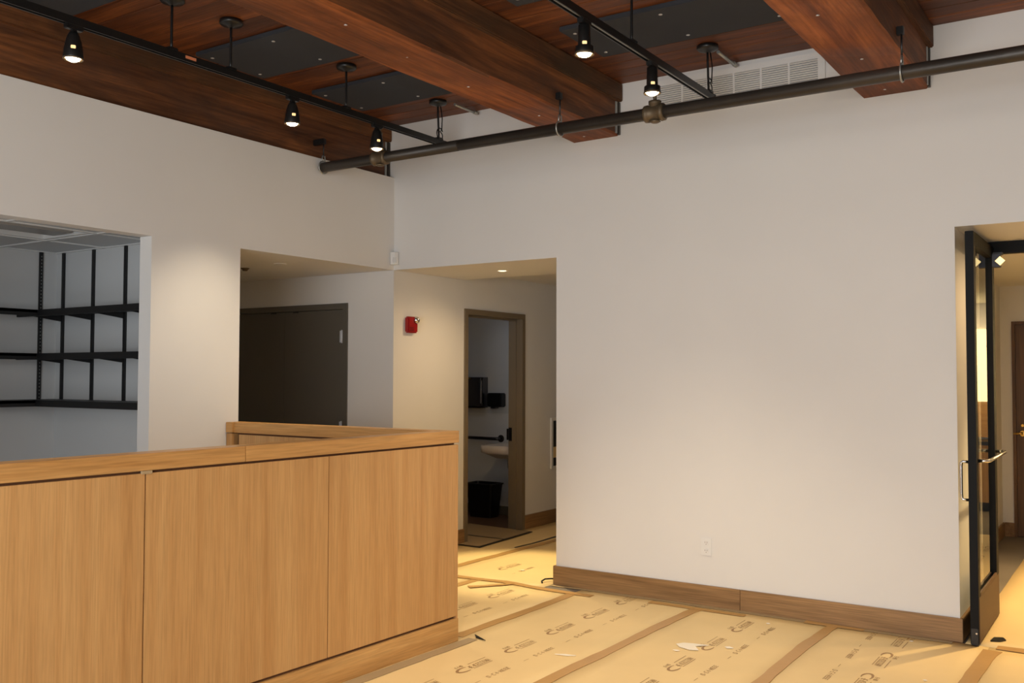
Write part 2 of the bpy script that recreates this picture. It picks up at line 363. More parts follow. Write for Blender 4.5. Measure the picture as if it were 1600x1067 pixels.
names_main = {1.79: 'kraft paper floor sheet beside the reception desk front', 2.65: 'kraft paper floor sheet below the wall outlet', 3.513: 'kraft paper floor sheet left of the open black door',
              .93: 'kraft paper floor sheet running past the desk corner', 4.365: 'kraft paper floor sheet in front of the right doorway',
              5.22: 'kraft paper floor sheet at the right edge of the room', 6.08: 'kraft paper floor sheet towards the right wall', 6.94: 'kraft paper floor sheet along the right wall', 7.64: 'narrow kraft paper sheet against the right wall'}
edges = [.07, .93, 1.79, 2.65, 3.513, 4.365, 5.22, 6.08, 6.94]
for i, x0 in enumerate(edges):
    x1_ = edges[i+1]-.001 if i+1 < len(edges) else 7.8
    lab = names_main.get(x0, 'kraft paper floor sheet behind the reception desk')
    top = -.026 if x0 > 1.6 else -.19
    s = thing('floor_paper', lab, 'floor covering', (x0, -4, 0), GP)
    obj('paper', sheet_mesh(x0, x1_, -7.9, top), M['kraft'], s)
    if x0 == 1.79:
        for k in range(6): logo(s, 2.225, -2.48+k*.438, 1, 21)
    if x0 == 2.65:
        for k in range(5): logo(s, 3.10, -2.32+k*.452, 1, 21)
    if x0 == 3.513:
        for k in range(5): logo(s, 3.90, -.03-k*.43, -1, 21)
    if x0 == .93:
        for k in range(2): logo(s, 1.42, -1.05+k*.44, 1, 21)
# hall sheets
s = thing('floor_paper', 'kraft paper floor sheet along the hall wall below the fire alarm', 'floor covering', (.02, 1, 0), GP)
obj('paper', sheet_mesh(.02, .575, -.188, 5.0), M['kraft'], s)
s = thing('floor_paper', 'brightly lit kraft paper floor sheet in the hall opening', 'floor covering', (.9, 1, 0), GP)
obj('paper', sheet_mesh(.577, 1.525, -.188, 5.0), M['kraft'], s); logo(s, .95, .2, 1, 21)
s = thing('floor_paper', 'kraft paper floor sheet inside the doorway behind the black door', 'floor covering', (4.6, 1, 0), GP)
obj('paper', sheet_mesh(4.24, 5.10, -.024, 4.16), M['kraft'], s)
for k in range(6): logo(s, 4.64, .95+k*.5, -1, 21)
s = thing('floor_paper', 'kraft paper floor sheet at the right side inside the doorway', 'floor covering', (5.5, 1, 0), GP)
obj('paper', sheet_mesh(5.102, 5.98, -.024, 6.3), M['kraft'], s)
def tape(pts, lab, wd=.068, m='tape', z=.0062): solo('tape_strip', tape_mesh(pts, wd, z), M[m], lab, 'tape', TP)
tape([(1.0, -1.2), (.985, -.16)], 'short brown tape strip running away beside the desk corner')
tape([(1.785, -1.50), (1.80, -.9), (1.80, -.20)], 'brown tape strip from the desk corner to the end of the baseboard')
tape([(2.62, -5.2), (2.635, -1.9), (2.66, -.6), (2.68, -.12)], 'long brown tape strip ending left of the outlet')
tape([(3.50, -5.2), (3.52, -1.3), (3.505, -.6), (3.515, -.06)], 'brown tape strip meeting the baseboard right of its joint')
tape([(4.33, -5.2), (4.355, -.9), (4.385, -.10)], 'brown tape strip leading to the foot of the black door', .08)
tape([(.45, -.17), (.85, -.20), (1.2, -.15), (1.5, -.19), (1.95, -.20)], 'brown tape strip crossing the floor at the hall opening', z=.0085)
tape([(.57, -.1), (.572, .8), (.60, 1.7), (.62, 3.2)], 'brown tape strip running down the hall floor', z=.0062)
tape([(1.30, -.175), (1.10, -.45)], 'thin brown tape strip slanting off the hall tape', .05, z=.0105)
tape([(4.40, -.02), (4.9, -.03), (5.6, -.02)], 'brown tape strip across the threshold of the right doorway', .09, z=.0085)
tape([(2.35, -.135), (3.0, -.13)], 'short brown tape strip lying along the baseboard', .05, z=.0085)
tape([(3.35, -.055), (3.70, -.055)], 'brown tape end tucked against the baseboard', .05, z=.0085)
tape([(X1-.01, -.045), (2.4, -.048), (3.3, -.042), (4.18, -.045)], 'dull tape sealing the paper to the long baseboard', .045, 'greytape', z=.0072)
tape([(1.855, -3.2), (1.878, -2.4), (1.900, -1.50)], 'dull tape sealing the paper to the desk plinth', .07, 'greytape', z=.0072)
# doorway mat of folded kraft board and dark strips
ma = thing('doorway_mat', 'loose kraft sheet with dark edges in the restroom doorway', 'floor covering', (0, 1.35, .008))
obj('sheet', B().prism([(-.60, .90), (.235, .875), (.165, 1.80), (-.60, 1.88)], .0035, 'z', .0125), M['greytape'], ma)
obj('dark_border', B().prism([(-.61, .885), (.262, .855), (.187, 1.825), (-.61, 1.905)], .004, 'z', .0085), M['plastic'], ma)
obj('dark_seam', B().prism([(-.5, 1.285), (.21, 1.29), (.205, 1.315), (-.5, 1.31)], .002, 'z', .0162), M['plastic'], ma)
solo('dark_strip', tape_mesh([(.50, 1.04), (.515, 1.3), (.50, 1.72), (.49, 2.3)], .022, .009, .003), M['plastic'], 'thin dark strip on the hall paper left of the wall end', 'tape')
solo('black_strap', B().tube([(1.53, .16, .012), (1.50, .135, .010), (1.46, .075, .02), (1.435, .03, .022), (1.43, -.01, .012), (1.45, -.03, .008)], .006, 6),
     M['plastic'], 'curled black strap on the floor at the wall end', 'strap')
solo('black_strip', B().prism([(1.86, -1.43), (1.905, -1.48), (1.985, -1.50), (1.90, -1.452)], .004, 'z', .007), M['plastic'], 'pointed black plastic sliver beside the desk corner', 'strip')
solo('black_chip', B().prism([(4.352, .10), (4.40, .12), (4.425, .16), (4.405, .21), (4.36, .185)], .006, 'z', .0055), M['plastic'], 'small black offcut on the doorway paper', 'scrap')
def flake(name, x, y, pts, lab): solo(name, B().prism([(x+a, y+c_) for a, c_ in pts], .0025, 'z', .0066+wv(x, y)), M['scrap'], lab, 'scrap')
flake('paper_scrap', 2.98, -.96, [(-.075, .0), (-.05, .045), (.0, .06), (.085, .075), (.03, .02), (.075, -.045), (.03, -.065), (-.04, -.04)], 'largest white paper scrap on the floor before the baseboard')
flake('paper_scrap', 2.955, -1.075, [(-.02, 0), (0, .012), (.02, .004), (.005, -.01)], 'tiny scrap just in front of the largest white paper scrap')
flake('paper_scrap', 2.49, -1.49, [(-.05, -.01), (0, .02), (.06, .03), (.02, 0)], 'thin curved white scrap between two tape strips')
flake('paper_scrap', 3.17, -.86, [(-.02, 0), (0, .02), (.03, 0), (0, -.02)], 'pale round scrap right of the largest white scrap')
flake('paper_scrap', 3.18, -.23, [(-.012, 0), (0, .012), (.014, 0), (0, -.012)], 'small white crumb close to the baseboard left of the tape')
flake('paper_scrap', 3.98, -.15, [(-.010, 0), (0, .010), (.011, 0), (0, -.010)], 'tiny white crumb near the baseboard by the black door')
flake('paper_scrap', 1.09, .26, [(-.022, 0), (0, .015), (.025, 0), (0, -.015)], 'small pale scrap on the brightly lit hall paper')
flake('paper_scrap', 4.18, -.85, [(-.010, 0), (0, .010), (.011, 0), (0, -.010)], 'white crumb on the paper left of the last tape strip')

# ------------------------------------------------------------------ reception desk
ZT = 1.188; CT = .068; ex, ey = 1.85, -1.575; AN = -.026
AN = .026
def fr(p):
    dx, dy = p[0]-ex, p[1]-ey; c_, s_ = math.cos(-AN), math.sin(-AN)
    return (ex+dx*c_-dy*s_, ey+dx*s_+dy*c_, p[2])
TH = .105; YN = -5.9
desk = thing('reception_desk', 'L-shaped light oak reception desk with low panelled front', 'desk', (1.0, -2.4, 0))
obj('core', B().box((ex-TH+.012, YN, .0), (ex-.022, ey-.02, ZT-.02)), M['dark'], desk, fn=fr)
joints = [ey-.002, -2.58, -3.58, -4.58, YN]
for a, c_ in zip(joints, joints[1:]):
    obj('front_panel', B().box((ex-.022, c_+.003, .145), (ex-.006, a-.003, ZT-CT-.011), .001), M['oakv'], desk, fn=fr)
obj('plinth', B().box((ex-.03, -3.3, .004), (ex, ey, .131), .0015), M['oakh'], desk, fn=fr)
obj('plinth', B().box((ex-.03, YN, .004), (ex, -3.302, .131), .0015), M['oakh'], desk, fn=fr)
obj('joint_cover', B().box((ex-.012, -3.60, ZT-CT-.014), (ex-.0005, -3.553, ZT-CT-.001), .001), M['greytape'], desk, fn=fr)
for a, c_ in ((ey, -3.088), (-3.090, -4.75), (-4.752, YN)):
    obj('cap_rail', B().box((ex-TH, c_, ZT-CT), (ex, a, ZT), .002), M['oakh'], desk, fn=fr)
obj('back_panel', B().box((ex-TH+.004, YN, .02), (ex-TH+.014, ey-TH, ZT-CT-.006)), M['oakv'], desk, fn=fr)
# return leg to the pier of the left wall
obj('core', B().box((.085, ey-TH+.02, 0), (ex-.05, ey-.012, ZT-.02)), M['dark'], desk)
obj('cap_rail', B().box((.05, ey-TH, ZT-CT), (ex-TH+.004, ey, ZT), .002), M['oakx'], desk)
obj('return_panel', B().box((.105, ey-TH+.008, .02), (ex-TH, ey-TH+.018, ZT-CT-.012), .001), M['oakv'], desk)
obj('return_panel', B().box((.055, ey-.012, .02), (ex-.004, ey-.002, ZT-CT-.012), .001), M['oakv'], desk)
obj('end_post', B().box((.003, ey-TH-.012, 0), (.062, ey, ZT-CT-.004), .002), M['oakv'], desk)
obj('end_cap', B().box((.003, ey-TH-.016, ZT-CT), (.066, ey+.002, ZT+.001), .002), M['oakx'], desk)

# ------------------------------------------------------------------ ceiling beams
def beam(x0, x1, zb, lab, lx=1):
    t = thing('timber_beam', lab, 'beam', ((x0+x1)/2, -4, zb), 'old timber ceiling beams')
    # main timber, slightly uneven arrises
    b = B(); n = 46; ring0 = None; rn = random.Random(int(x1*100))
    for i in range(n+1):
        y = -8.07+(8.065)*i/n; j = lambda s=.003: rn.uniform(-s, s)
        e = .012
        prof = [(x0+j(), zb+e+j()), (x0+e+j(), zb+j()), (x1-e+j(), zb+j()), (x1+j(), zb+e+j()), (x1+j(.002), 3.42), (x0+j(.002), 3.42)]
        ring = [b.bm.verts.new((px, y, pz)) for px, pz in prof]
        if ring0:
            for k in range(6): b.bm.faces.new((ring0[k], ring0[(k+1) % 6], ring[(k+1) % 6], ring[k]))
        else: b.bm.faces.new(ring)
        ring0 = ring
    b.bm.faces.new(ring0[::-1])
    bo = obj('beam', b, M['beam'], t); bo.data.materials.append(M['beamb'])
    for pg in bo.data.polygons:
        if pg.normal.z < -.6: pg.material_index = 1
    obj('top_timber', B().box((x0-.02, -8.07, 3.42), (x1+.03, -.005, ZC-.001), .006), M['ledger'], t)
    obj('end_shim', B().box((x1-.002, -.062, zb+.01), (x1+.006, -.040, 3.415)), M['zinc'], t)
    obj('end_shim', B().box((x1-.002, -.030, zb+.004), (x1+.012, -.006, 3.415)), M['pipe'], t)
    for yy in (-.12, -.31, -.75, -1.5, -2.1, -2.62): obj('nail', B().lathe([(.006, 0), (.009, -.004), (.002, -.006)], (x0+.2+.05*math.sin(yy*9), yy, zb+.004), 8), M['screw'], t)
    return t
beam(-.43, -.055, 3.12, 'dark timber beam lying on top of the left wall')
beam(1.69, 2.062, ZM, 'timber beam crossing the ceiling between the two lighting tracks')
beam(3.71, 4.085, ZM, 'timber beam at upper right beside the air grille')
beam(5.77, 6.145, ZM, 'timber beam outside the frame to the right of the doorway')

# ------------------------------------------------------------------ acoustic felt panels on the ceiling
def felt(x0, x1, y0, y1, lab):
    t = thing('acoustic_panel', lab, 'panel', ((x0+x1)/2, (y0+y1)/2, ZC-.03), 'black acoustic ceiling panels')
    obj('felt_board', B().box((x0, y0, ZC-.028), (x1, y1, ZC-.0005), .004), M['felt'], t)
    for fx in (.05, .5, .95):
        for fy in (.15, .85):
            obj('screw', B().lathe([(.012, 0), (.012, -.002), (.006, -.004)], (x0+(x1-x0)*fx, y0+(y1-y0)*fy, ZC-.0275), 8), M['screw'], t)
felt(.15, 1.37, -1.09, -.55, 'black felt ceiling panel nearest the wall in the left bay')
felt(.13, 1.37, -2.08, -1.52, 'middle black felt ceiling panel of the left bay')
felt(.03, 1.25, -3.46, -2.90, 'black felt ceiling panel at the upper left edge')
felt(2.28, 3.50, -1.19, -.64, 'black felt ceiling panel nearest the wall in the middle bay')
felt(2.28, 3.50, -2.22, -1.64, 'second black felt ceiling panel of the middle bay')

# ------------------------------------------------------------------ lighting tracks
def track(x, yend, stems, lab, cond):
    t = thing('lighting_track', lab, 'track', (x, -3, ZC))
    b = B().box((x-.018, -7.2, 3.228), (x+.018, yend, 3.258))
    b.box((x-.018, -7.2, 3.218), (x-.012, yend, 3.228)).box((x+.012, -7.2, 3.218), (x+.018, yend, 3.228))
    obj('rail', b, M['black'], t)
    obj('rail_groove', B().box((x-.003, -7.19, 3.224), (x+.003, yend-.01, 3.2285)), M['zinc'], t)
    obj('end_cap', B().box((x-.020, yend, 3.216), (x+.020, yend+.012, 3.260), .002), M['black'], t)
    for y in stems:
        c_ = obj('canopy', B().lathe([(.065, -.002), (.067, -.02), (.06, -.028), (.03, -.034), (.012, -.045)], (x, y, ZC), 28), M['black'], t)
        lo = y+.012 if y > -.5 else y
        obj('stem', B().tube([(x, y, ZC-.04), (x, y+(lo-y)*.1, 3.45), (x, lo, 3.30), (x, lo, 3.256)], .0075, 8), M['black'], c_)
        obj('clamp', B().box((x-.022, lo-.03, 3.252), (x+.022, lo+.03, 3.272), .004), M['black'], c_)
    y = stems[-1]
    pts = [(x+.01, y+.01+.035*math.sin(a*.45), 3.29+.035*math.cos(a*.45)-.01+.002*a) for a in range(18)]
    obj('feed_cord', B().tube([(x+.01, y+.02, ZC-.04), (x+.018, y+.03, 3.42), (x+.014, y+.03, 3.33)]+pts, .004, 6), M['plastic'], t, 'looped black feed cord')
    c_ = obj('conduit', B().tube([(x+cond, y+.06, ZC-.03), (x+cond-.005, -.03, ZC-.03)], .011, 10), M['zinc'], t, 'short galvanised conduit')
    obj('coupling', B().lathe([(.014, 0), (.016, .006), (.016, .03), (.014, .036)], (x+cond, -.08, ZC-.03), 10, 'y'), M['zinc'], c_)
    return t
TL, TR = .75, 2.885
t = track(TL, -.27, (-5.2, -3.9, -2.718, -2.317, -1.363, -.385), 'long black lighting track in the left bay with three lit heads in view', .11)
obj('sticker', B().box((TL+.018, -2.64, 3.234), (TL+.0195, -2.57, 3.250)), plain('orange_sticker', lin(210, 130, 90), .6), t, 'small orange sticker')
track(TR, -.335, (-5.6, -3.9, -2.7, -1.456, -.41), 'long black lighting track in the middle bay with two lit heads in view', .045)

def head(kind, x, y, lab):
    z = 3.218
    t = thing('track_light', lab, 'spotlight', (x, y, z), 'lit track light heads')
    L = lambda prof: B().lathe([(r, z+h) for r, h in prof], (x, y, 0), 28, cap=False)
    obj('adapter', B().box((x-.017, y-.045, z-.022), (x+.017, y+.045, z+.004), .004).box((x-.010, y-.012, z-.04), (x+.010, y+.012, z-.02)), M['black'], t)
    if kind == 'bell':
        sh = [(.004, -.030), (.020, -.034), (.030, -.055), (.038, -.085), (.045, -.125), (.048, -.160), (.047, -.166), (.044, -.164), (.040, -.12), (.02, -.06)]
    else:
        sh = [(.004, -.022), (.029, -.025), (.031, -.115), (.031, -.125), (.044, -.130), (.045, -.160), (.044, -.164), (.040, -.160), (.03, -.12)]
    h = obj('housing', L(sh), M['black'], t)
    zl = -.156
    obj('trim_ring', L([(.040, zl+.002), (.047, zl-.004), (.048, zl-.012), (.046, zl-.014), (.038, zl-.004)]), M['brass'], h)
    obj('lens', B().lathe([(.002, z+zl-.024), (.016, z+zl-.022), (.030, z+zl-.015), (.037, z+zl-.004), (.037, z+zl)], (x, y, 0), 24), M['bulb'], h)
    va = R(-32 if kind == 'bell' else -58); vr = .0445 if kind == 'bell' else .0305
    obj('vent', B().obox((x+vr*math.cos(va), y+vr*math.sin(va), z-.118), (.003, .011, .008), Matrix.Rotation(va, 3, 'Z').to_euler(), .002), M['glow'], h, 'glowing vent slot')
    return t
HEADS = [('bell', TL, -3.283, 'largest bell-shaped lit head, first on the left track'), ('bell', TL, -1.836, 'bell-shaped lit head in the middle of the left track'),
         ('bell', TL, -1.059, 'bell-shaped lit head nearest the back wall on the left track'), ('can', TR, -1.965, 'lit head against the felt panel on the middle bay track'),
         ('can', TR, -1.206, 'cylinder lit head with flared collar near the air grille')]
for k_, x, y, lab in HEADS: head(k_, x, y, lab)
AIM = [(1.2, -3.2, 45, 70), (.20, -1.95, 80, 80), (.7, -1.2, 50, 80), (2.7, -1.4, 105, 80), (2.6, -1.1, 60, 84)]
for (k_, x, y, lab), (tx, ty, pw, an) in zip(HEADS, AIM): spot('track_beam', (x, y, 3.02), (tx, ty, 0), pw, an, .9, (1, .82, .58), .035)
for (x, y, tx, ty, pw) in ((TL, -4.8, 1.0, -4.2, 40), (TR, -4.6, 2.7, -3.6, 50), (TR, -3.3, 3.0, -2.2, 70), (5.0, -2.4, 4.4, -1.6, 26)):
    spot('track_beam', (x, y, 3.02), (tx, ty, 0), pw, 95, .9, (1, .82, .58), .035)

# ------------------------------------------------------------------ sprinkler pipe
PY, PZ, PR = -.852, 3.046, .037
pipe = thing('sprinkler_pipe', 'dark iron sprinkler pipe running under the beams along the back wall', 'pipe', (3, PY, PZ))
obj('pipe', B().lathe([(.018, .012), (.03, .014), (PR, .03), (PR, 1.30)], (0, PY, PZ), 24, 'x').lathe([(PR, 1.30), (PR, 4.6), (PR, 8.49)], (0, PY, PZ), 24, 'x'), M['pipe'], pipe)
def fit(x, lab):
    f = obj('tee', B().lathe([(PR, -.062), (.05, -.060), (.052, -.040), (.046, -.036), (.046, .036), (.052, .040), (.050, .060), (PR, .062)], (x, PY, PZ), 24, 'x')
            .lathe([(.034, .02), (.034, .05), (.038, .052), (.038, .07), (.02, .072)], (x, PY, PZ), 20).lathe([(.03, -.048), (.035, -.05), (.02, -.058), (.01, -.06)][::-1], (x, PY, PZ), 16), M['brass'], pipe, lab)
    obj('riser', B().tube([(x, PY, PZ+.06), (x, PY, PZ+.17)], .012, 10), M['brass'], f)
    obj('sprinkler_head', B().lathe([(.014, .165), (.018, .18), (.008, .19), (.006, .21), (.02, .214), (.02, .217)], (x, PY, PZ), 14), M['brass'], f)
fit(2.735, 'dull brass coloured tee')
fit(.60, 'dull brass coloured tee')
def hanger(x, ztop, bx):
    h = obj('hanger_ring', B().tube([(x, PY+.046*math.sin(a), PZ+.046*math.cos(a)) for a in [2*math.pi*i/24 for i in range(25)]], .0055, 6)
            .tube([(x, PY-.018, PZ+.042), (x, PY-.012, PZ+.085), (x, PY+.012, PZ+.085), (x, PY+.018, PZ+.042)], .005, 6), M['zinc'], pipe, 'galvanised hanger ring')
    obj('rod', B().tube([(x, PY, PZ+.08), (x, PY, ztop)], .0055, 8), M['black'], h)
    obj('rod_bracket', B().box((bx, PY-.016, ztop-.03), (x+.012, PY+.016, ztop+.012), .003), M['black'], h)
hanger(2.085, 3.262, 2.061); hanger(4.108, 3.272, 4.084); hanger(.040, 3.25, -.056)
hanger(6.17, 3.272, 6.144)

# ------------------------------------------------------------------ air grille
g = thing('air_grille', 'white linear air grille high on the back wall', 'vent', (2.9, 0, 3.38))
GX0, GX1, GZ0, GZ1 = 2.36, 3.447, 3.295, 3.478
b = B()
for a, c_ in (((GX0-.062, GZ0-.035), (GX0, GZ1+.042)), ((GX1, GZ0-.035), (GX1+.045, GZ1+.042)), ((GX0, GZ1), (GX1, GZ1+.042)), ((GX0, GZ0-.035), (GX1, GZ0))):
    b.box((a[0], -.012, a[1]), (c_[0], -.0005, c_[1]))
obj('frame', b, M['white'], g)
obj('backing', B().box((GX0, -.003, GZ0), (GX1, -.0006, GZ1)), M['grillev'], g)
b = B(); n = 13
for i in range(n):
    z = GZ0+(GZ1-GZ0)*(i+.5)/n; b.obox(((GX0+GX1)/2, -.0075, z), ((GX1-GX0)/2, .0042, .0035), Matrix.Rotation(R(-28), 3, 'X').to_euler())
obj('louvre_blades', b, M['white'], g, kind='stuff')
for i in range(1, 6): x = GX0+(GX1-GX0)*i/6; obj('divider', B().box((x-.006, -.0135, GZ0), (x+.006, -.004, GZ1)), M['white'], g)

# ------------------------------------------------------------------ small wall fittings
o_ = thing('power_outlet', 'white duplex outlet low on the back wall', 'outlet', (2.695, 0, .386))
obj('cover_plate', B().box((2.659, -.006, .328), (2.731, -.0005, .444), .002), M['white'], o_)
for z in (.360, .412):
    s_ = obj('socket', B().lathe([(.017, -.0005), (.017, .0025)], (2.695, -.0085, z), 20, 'y'), M['white'], o_)
    obj('slots', B().box((2.687, -.0092, z-.002), (2.689, -.0084, z+.009)).box((2.701, -.0092, z-.002), (2.703, -.0084, z+.009)).box((2.693, -.0092, z-.011), (2.697, -.0084, z-.007)), M['dark'], s_)
d_ = thing('motion_detector', 'small white motion detector in the wall corner above the openings', 'sensor', (.03, -.03, 2.395))
obj('housing', B().prism([(.002, -.002), (.002, -.05), (.018, -.062), (.052, -.050), (.062, -.018), (.05, -.002)], .10, 'z', 2.402), M['white'], d_)
obj('sensor_window', B().obox((.048, -.048, 2.437), (.016, .004, .022), Matrix.Rotation(R(45), 3, 'Z').to_euler(), .002), M['tile'], d_)
a_ = thing('fire_alarm', 'red fire alarm strobe on the hall wall beside the restroom door', 'alarm', (0, .20, 1.92))
obj('body', B().box((.0005, .137, 1.855), (.045, .262, 1.990), .01), M['red'], a_)
obj('horn_slots', B().box((.045, .152, 1.872), (.0465, .205, 1.876)).box((.045, .152, 1.884), (.0465, .205, 1.888)).box((.045, .152, 1.896), (.0465, .205, 1.900)), M['plastic'], a_)
obj('strobe', B().lathe([(.030, .045), (.028, .058), (.018, .07), (.004, .075)], (0, .235, 1.962), 16, 'x'), M['chrome'], a_)
# recessed cabinet at the end of the hall
c_ = thing('recessed_wall_box', 'open recessed box in the hall wall just past the restroom door', 'wall box', (0, 2.6, .56))
obj('frame', B().box((.0005, 2.46, .55), (.014, 2.495, 1.07)).box((.0005, 2.88, .55), (.014, 2.915, 1.07)).box((.0005, 2.495, 1.04), (.014, 2.88, 1.07)).box((.0005, 2.495, .55), (.014, 2.88, .575)), M['white'], c_)
obj('dark_back', B().box((.0006, 2.495, .575), (.004, 2.88, 1.04)), M['plastic'], c_)
obj('inner_board', B().box((.004, 2.50, .66), (.009, 2.85, .77)), M['kraft'], c_, 'tan board inside the box')
# ceiling devices of the recess
solo('sprinkler_cover', B().lathe([(.018, H-.022), (.024, H-.012), (.034, H-.004), (.036, H-.0005)], (-.921, -.754, 0), 16), M['brass'], 'small dark sprinkler head in the recess soffit', 'sprinkler')
solo('ceiling_cover_plate', B().lathe([(.045, H-.006), (.05, H-.003), (.05, H-.0005)], (-.447, -.817, 0), 24), M['wall'], 'round flush cover plate in the recess soffit', 'plate')
dl = thing('downlight', 'lit recessed downlight in the soffit of the hall opening', 'ceiling light', (.723, .514, H))
obj('trim_ring', B().lathe([(.030, H-.0006), (.040, H-.004), (.046, H-.003), (.047, H-.0005)], (.723, .514, 0), 28, cap=False), M['white'], dl)
obj('lens', B().lathe([(.006, H-.003), (.036, H-.0015)], (.723, .514, 0), 24), M['downl'], dl)

# ------------------------------------------------------------------ dark double door in the recess
d = bpy.data.objects.new('door_1', None); C.objects.link(d); d['kind'] = 'structure'; d['_o'] = (0, 0, 0)
fx0, fx1, fz = -2.01, -.502, 2.113
obj('door_frame', B().box((fx1-.05, -.014, 0), (fx1, .11, fz)).box((fx0, -.014, 0), (fx0+.05, .11, fz)).box((fx0+.05, -.014, fz-.05), (fx1-.05, .11, fz)), M['doorg'], d)
mid = -1.26
for a, c_ in ((mid+.0015, fx1-.0535), (fx0+.0535, mid-.0015)):
    lf = obj('door_leaf', B().box((a, -.006, .008), (c_, .038, fz-.054)), M['doorg'], d)
    hx = c_ if a > mid else a
    for z in (.28, 1.06, 1.83): obj('hinge', B().lathe([(.008, -.055), (.008, .055)], (hx-.006, -.012, z), 10).box((hx-.034, -.0085, z-.05), (hx-.004, -.0058, z+.05)), M['satin'], lf)
    cx = mid+(.14 if a > mid else -.14)
    obj('door_catch', B().box((cx-.03, -.0125, fz-.066), (cx+.03, -.0065, fz-.056)), M['plastic'], lf)

# ------------------------------------------------------------------ restroom door and what shows inside
d = bpy.data.objects.new('door_2', None); C.objects.link(d); d['kind'] = 'structure'; d['_o'] = (0, 0, 0)
fy0, fy1, ft = .964, 1.962, 2.105
b = B().box((-.15, fy0, .0), (.014, fy0+.05, ft)).box((-.15, fy1-.05, 0), (.014, fy1, ft)).box((-.15, fy0+.05, ft-.05), (.014, fy1-.05, ft))
b.box((-.10, fy1-.065, 0), (-.055, fy1-.05, ft-.05)).box((-.10, fy0+.05, 0), (-.055, fy0+.065, ft-.05)).box((-.10, fy0+.065, ft-.065), (-.055, fy1-.065, ft-.05))
obj('door_frame', b, M['frameg'], d)
obj('strike_plate', B().box((-.145, fy1-.054, .86), (-.108, fy1-.0495, .99), .001).box((-.156, fy1-.075, .87), (-.148, fy1-.045, .98), .001), M['plastic'], d)
lf = obj('door_leaf', B().box((-1.05, fy0+.052, .01), (-.16, fy0+.094, ft-.06)), M['frameg'], d)
wy = 2.632
pt = thing('towel_dispenser', 'stainless paper towel dispenser on the restroom wall', 'dispenser', (-1.05, wy, 1.15))
obj('cabinet', B().prism([(wy-.0005, 1.155), (wy-.0005, 1.485), (wy-.09, 1.485), (wy-.104, 1.45), (wy-.104, 1.175), (wy-.09, 1.155)], .34, 'x', -1.245), M['steel'], pt)
obj('glint_strip', B().box((-.935, wy-.108, 1.20), (-.92, wy-.104, 1.475)), M['chrome'], pt)  # added strip standing in for the lamp's vertical highlight on the cabinet
obj('lock', B().box((-1.10, wy-.106, 1.470), (-1.06, wy-.104, 1.478)), M['gold'], pt)
obj('outlet_slot', B().box((-1.22, wy-.098, 1.150), (-.93, wy-.02, 1.156)), M['plastic'], pt)
sd = thing('soap_dispenser', 'black soap dispenser right of the towel dispenser', 'dispenser', (-.755, wy, 1.15))
obj('body', B().box((-.85, wy-.10, 1.165), (-.665, wy-.0005, 1.315), .01), M['plastic'], sd)
obj('push_bar', B().box((-.79, wy-.118, 1.150), (-.72, wy-.06, 1.166), .003), M['steel'], sd)
gb = thing('grab_bar', 'horizontal stainless grab bar on the restroom wall above the sink', 'grab bar', (-1.2, wy, .82))
obj('bar', B().tube([(-1.75, wy-.002, .825), (-1.75, wy-.045, .825), (-1.72, wy-.06, .825), (-.76, wy-.06, .822), (-.73, wy-.045, .822), (-.725, wy-.002, .822)], .017, 12), M['steel'], gb)
obj('flange', B().lathe([(.04, 0), (.04, .006), (.03, .010)], (-.725, wy-.011, .822), 20, 'y'), M['pipe'], gb)
obj('wainscot', B().box((-1.89, wy-.006, .10), (-.14, wy-.0005, 1.095)), M['white'], bpy.data.objects['wall_restroom'])
sk = thing('sink', 'white wall-hung restroom sink half hidden behind the door frame', 'sink', (-.35, 2.28, .7))
b = B(); N = 10
def ring(s, z):  # rounded rectangle basin outline
    P = []
    for cx_, cy_, a0 in ((-.20, .17, 0), (-.56, .17, 90), (-.56, -.17, 180), (-.20, -.17, 270)):
        for i in range(5):
            a = R(a0+90*i/4); P.append((-.38+(cx_+.38)*s+.05*math.cos(a)*s, 2.27+cy_*s+.05*math.sin(a)*s, z))
    return [b.bm.verts.new(q) for q in P]
rs = [ring(.45, .655), ring(.82, .70), ring(.99, .715), ring(1.0, .785), ring(.97, .79), ring(.86, .788), ring(.7, .71), ring(.3, .68)]
for a, c_ in zip(rs, rs[1:]):
    for i in range(20): b.bm.faces.new((a[i], a[(i+1) % 20], c_[(i+1) % 20], c_[i])).smooth = True
b.bm.faces.new(rs[0][::-1]); b.bm.faces.new(rs[-1])
b.box((-.17, 2.06, .68), (-.132, 2.48, .81), .005)
obj('basin', b, M['porc'], sk)
obj('drain_trap', B().tube([(-.38, 2.27, .66), (-.38, 2.27, .56), (-.36, 2.27, .52), (-.30, 2.27, .52), (-.26, 2.27, .56), (-.133, 2.27, .57)], .018, 10), M['chrome'], sk)
obj('faucet', B().tube([(-.22, 2.27, .79), (-.22, 2.27, .88), (-.25, 2.27, .91), (-.34, 2.27, .895)], .013, 10), M['chrome'], sk)
wb = thing('wastebasket', 'black plastic wastebasket on the restroom floor below the sink', 'bin', (-.83, 2.42, 0))
b = B()
def rect(hx, hy, z, r=.03):
    P = []
    for sx, sy, a0 in ((1, 1, 0), (-1, 1, 90), (-1, -1, 180), (1, -1, 270)):
        for i in range(4): a = R(a0+30*i); P.append((-.80+sx*(hx-r)+r*math.cos(a), 2.42+sy*(hy-r)+r*math.sin(a), z))
    return [b.bm.verts.new(q) for q in P]
rs = [rect(.135, .085, .0005), rect(.17, .115, .345), rect(.18, .125, .348), rect(.18, .125, .362), rect(.165, .11, .362), rect(.13, .08, .012)]
for a, c_ in zip(rs, rs[1:]):
    for i in range(16): b.bm.faces.new((a[i], a[(i+1) % 16], c_[(i+1) % 16], c_[i]))
b.bm.faces.new(rs[0][::-1]); b.bm.faces.new(rs[-1])
obj('bin_body', b, M['plastic'], wb)
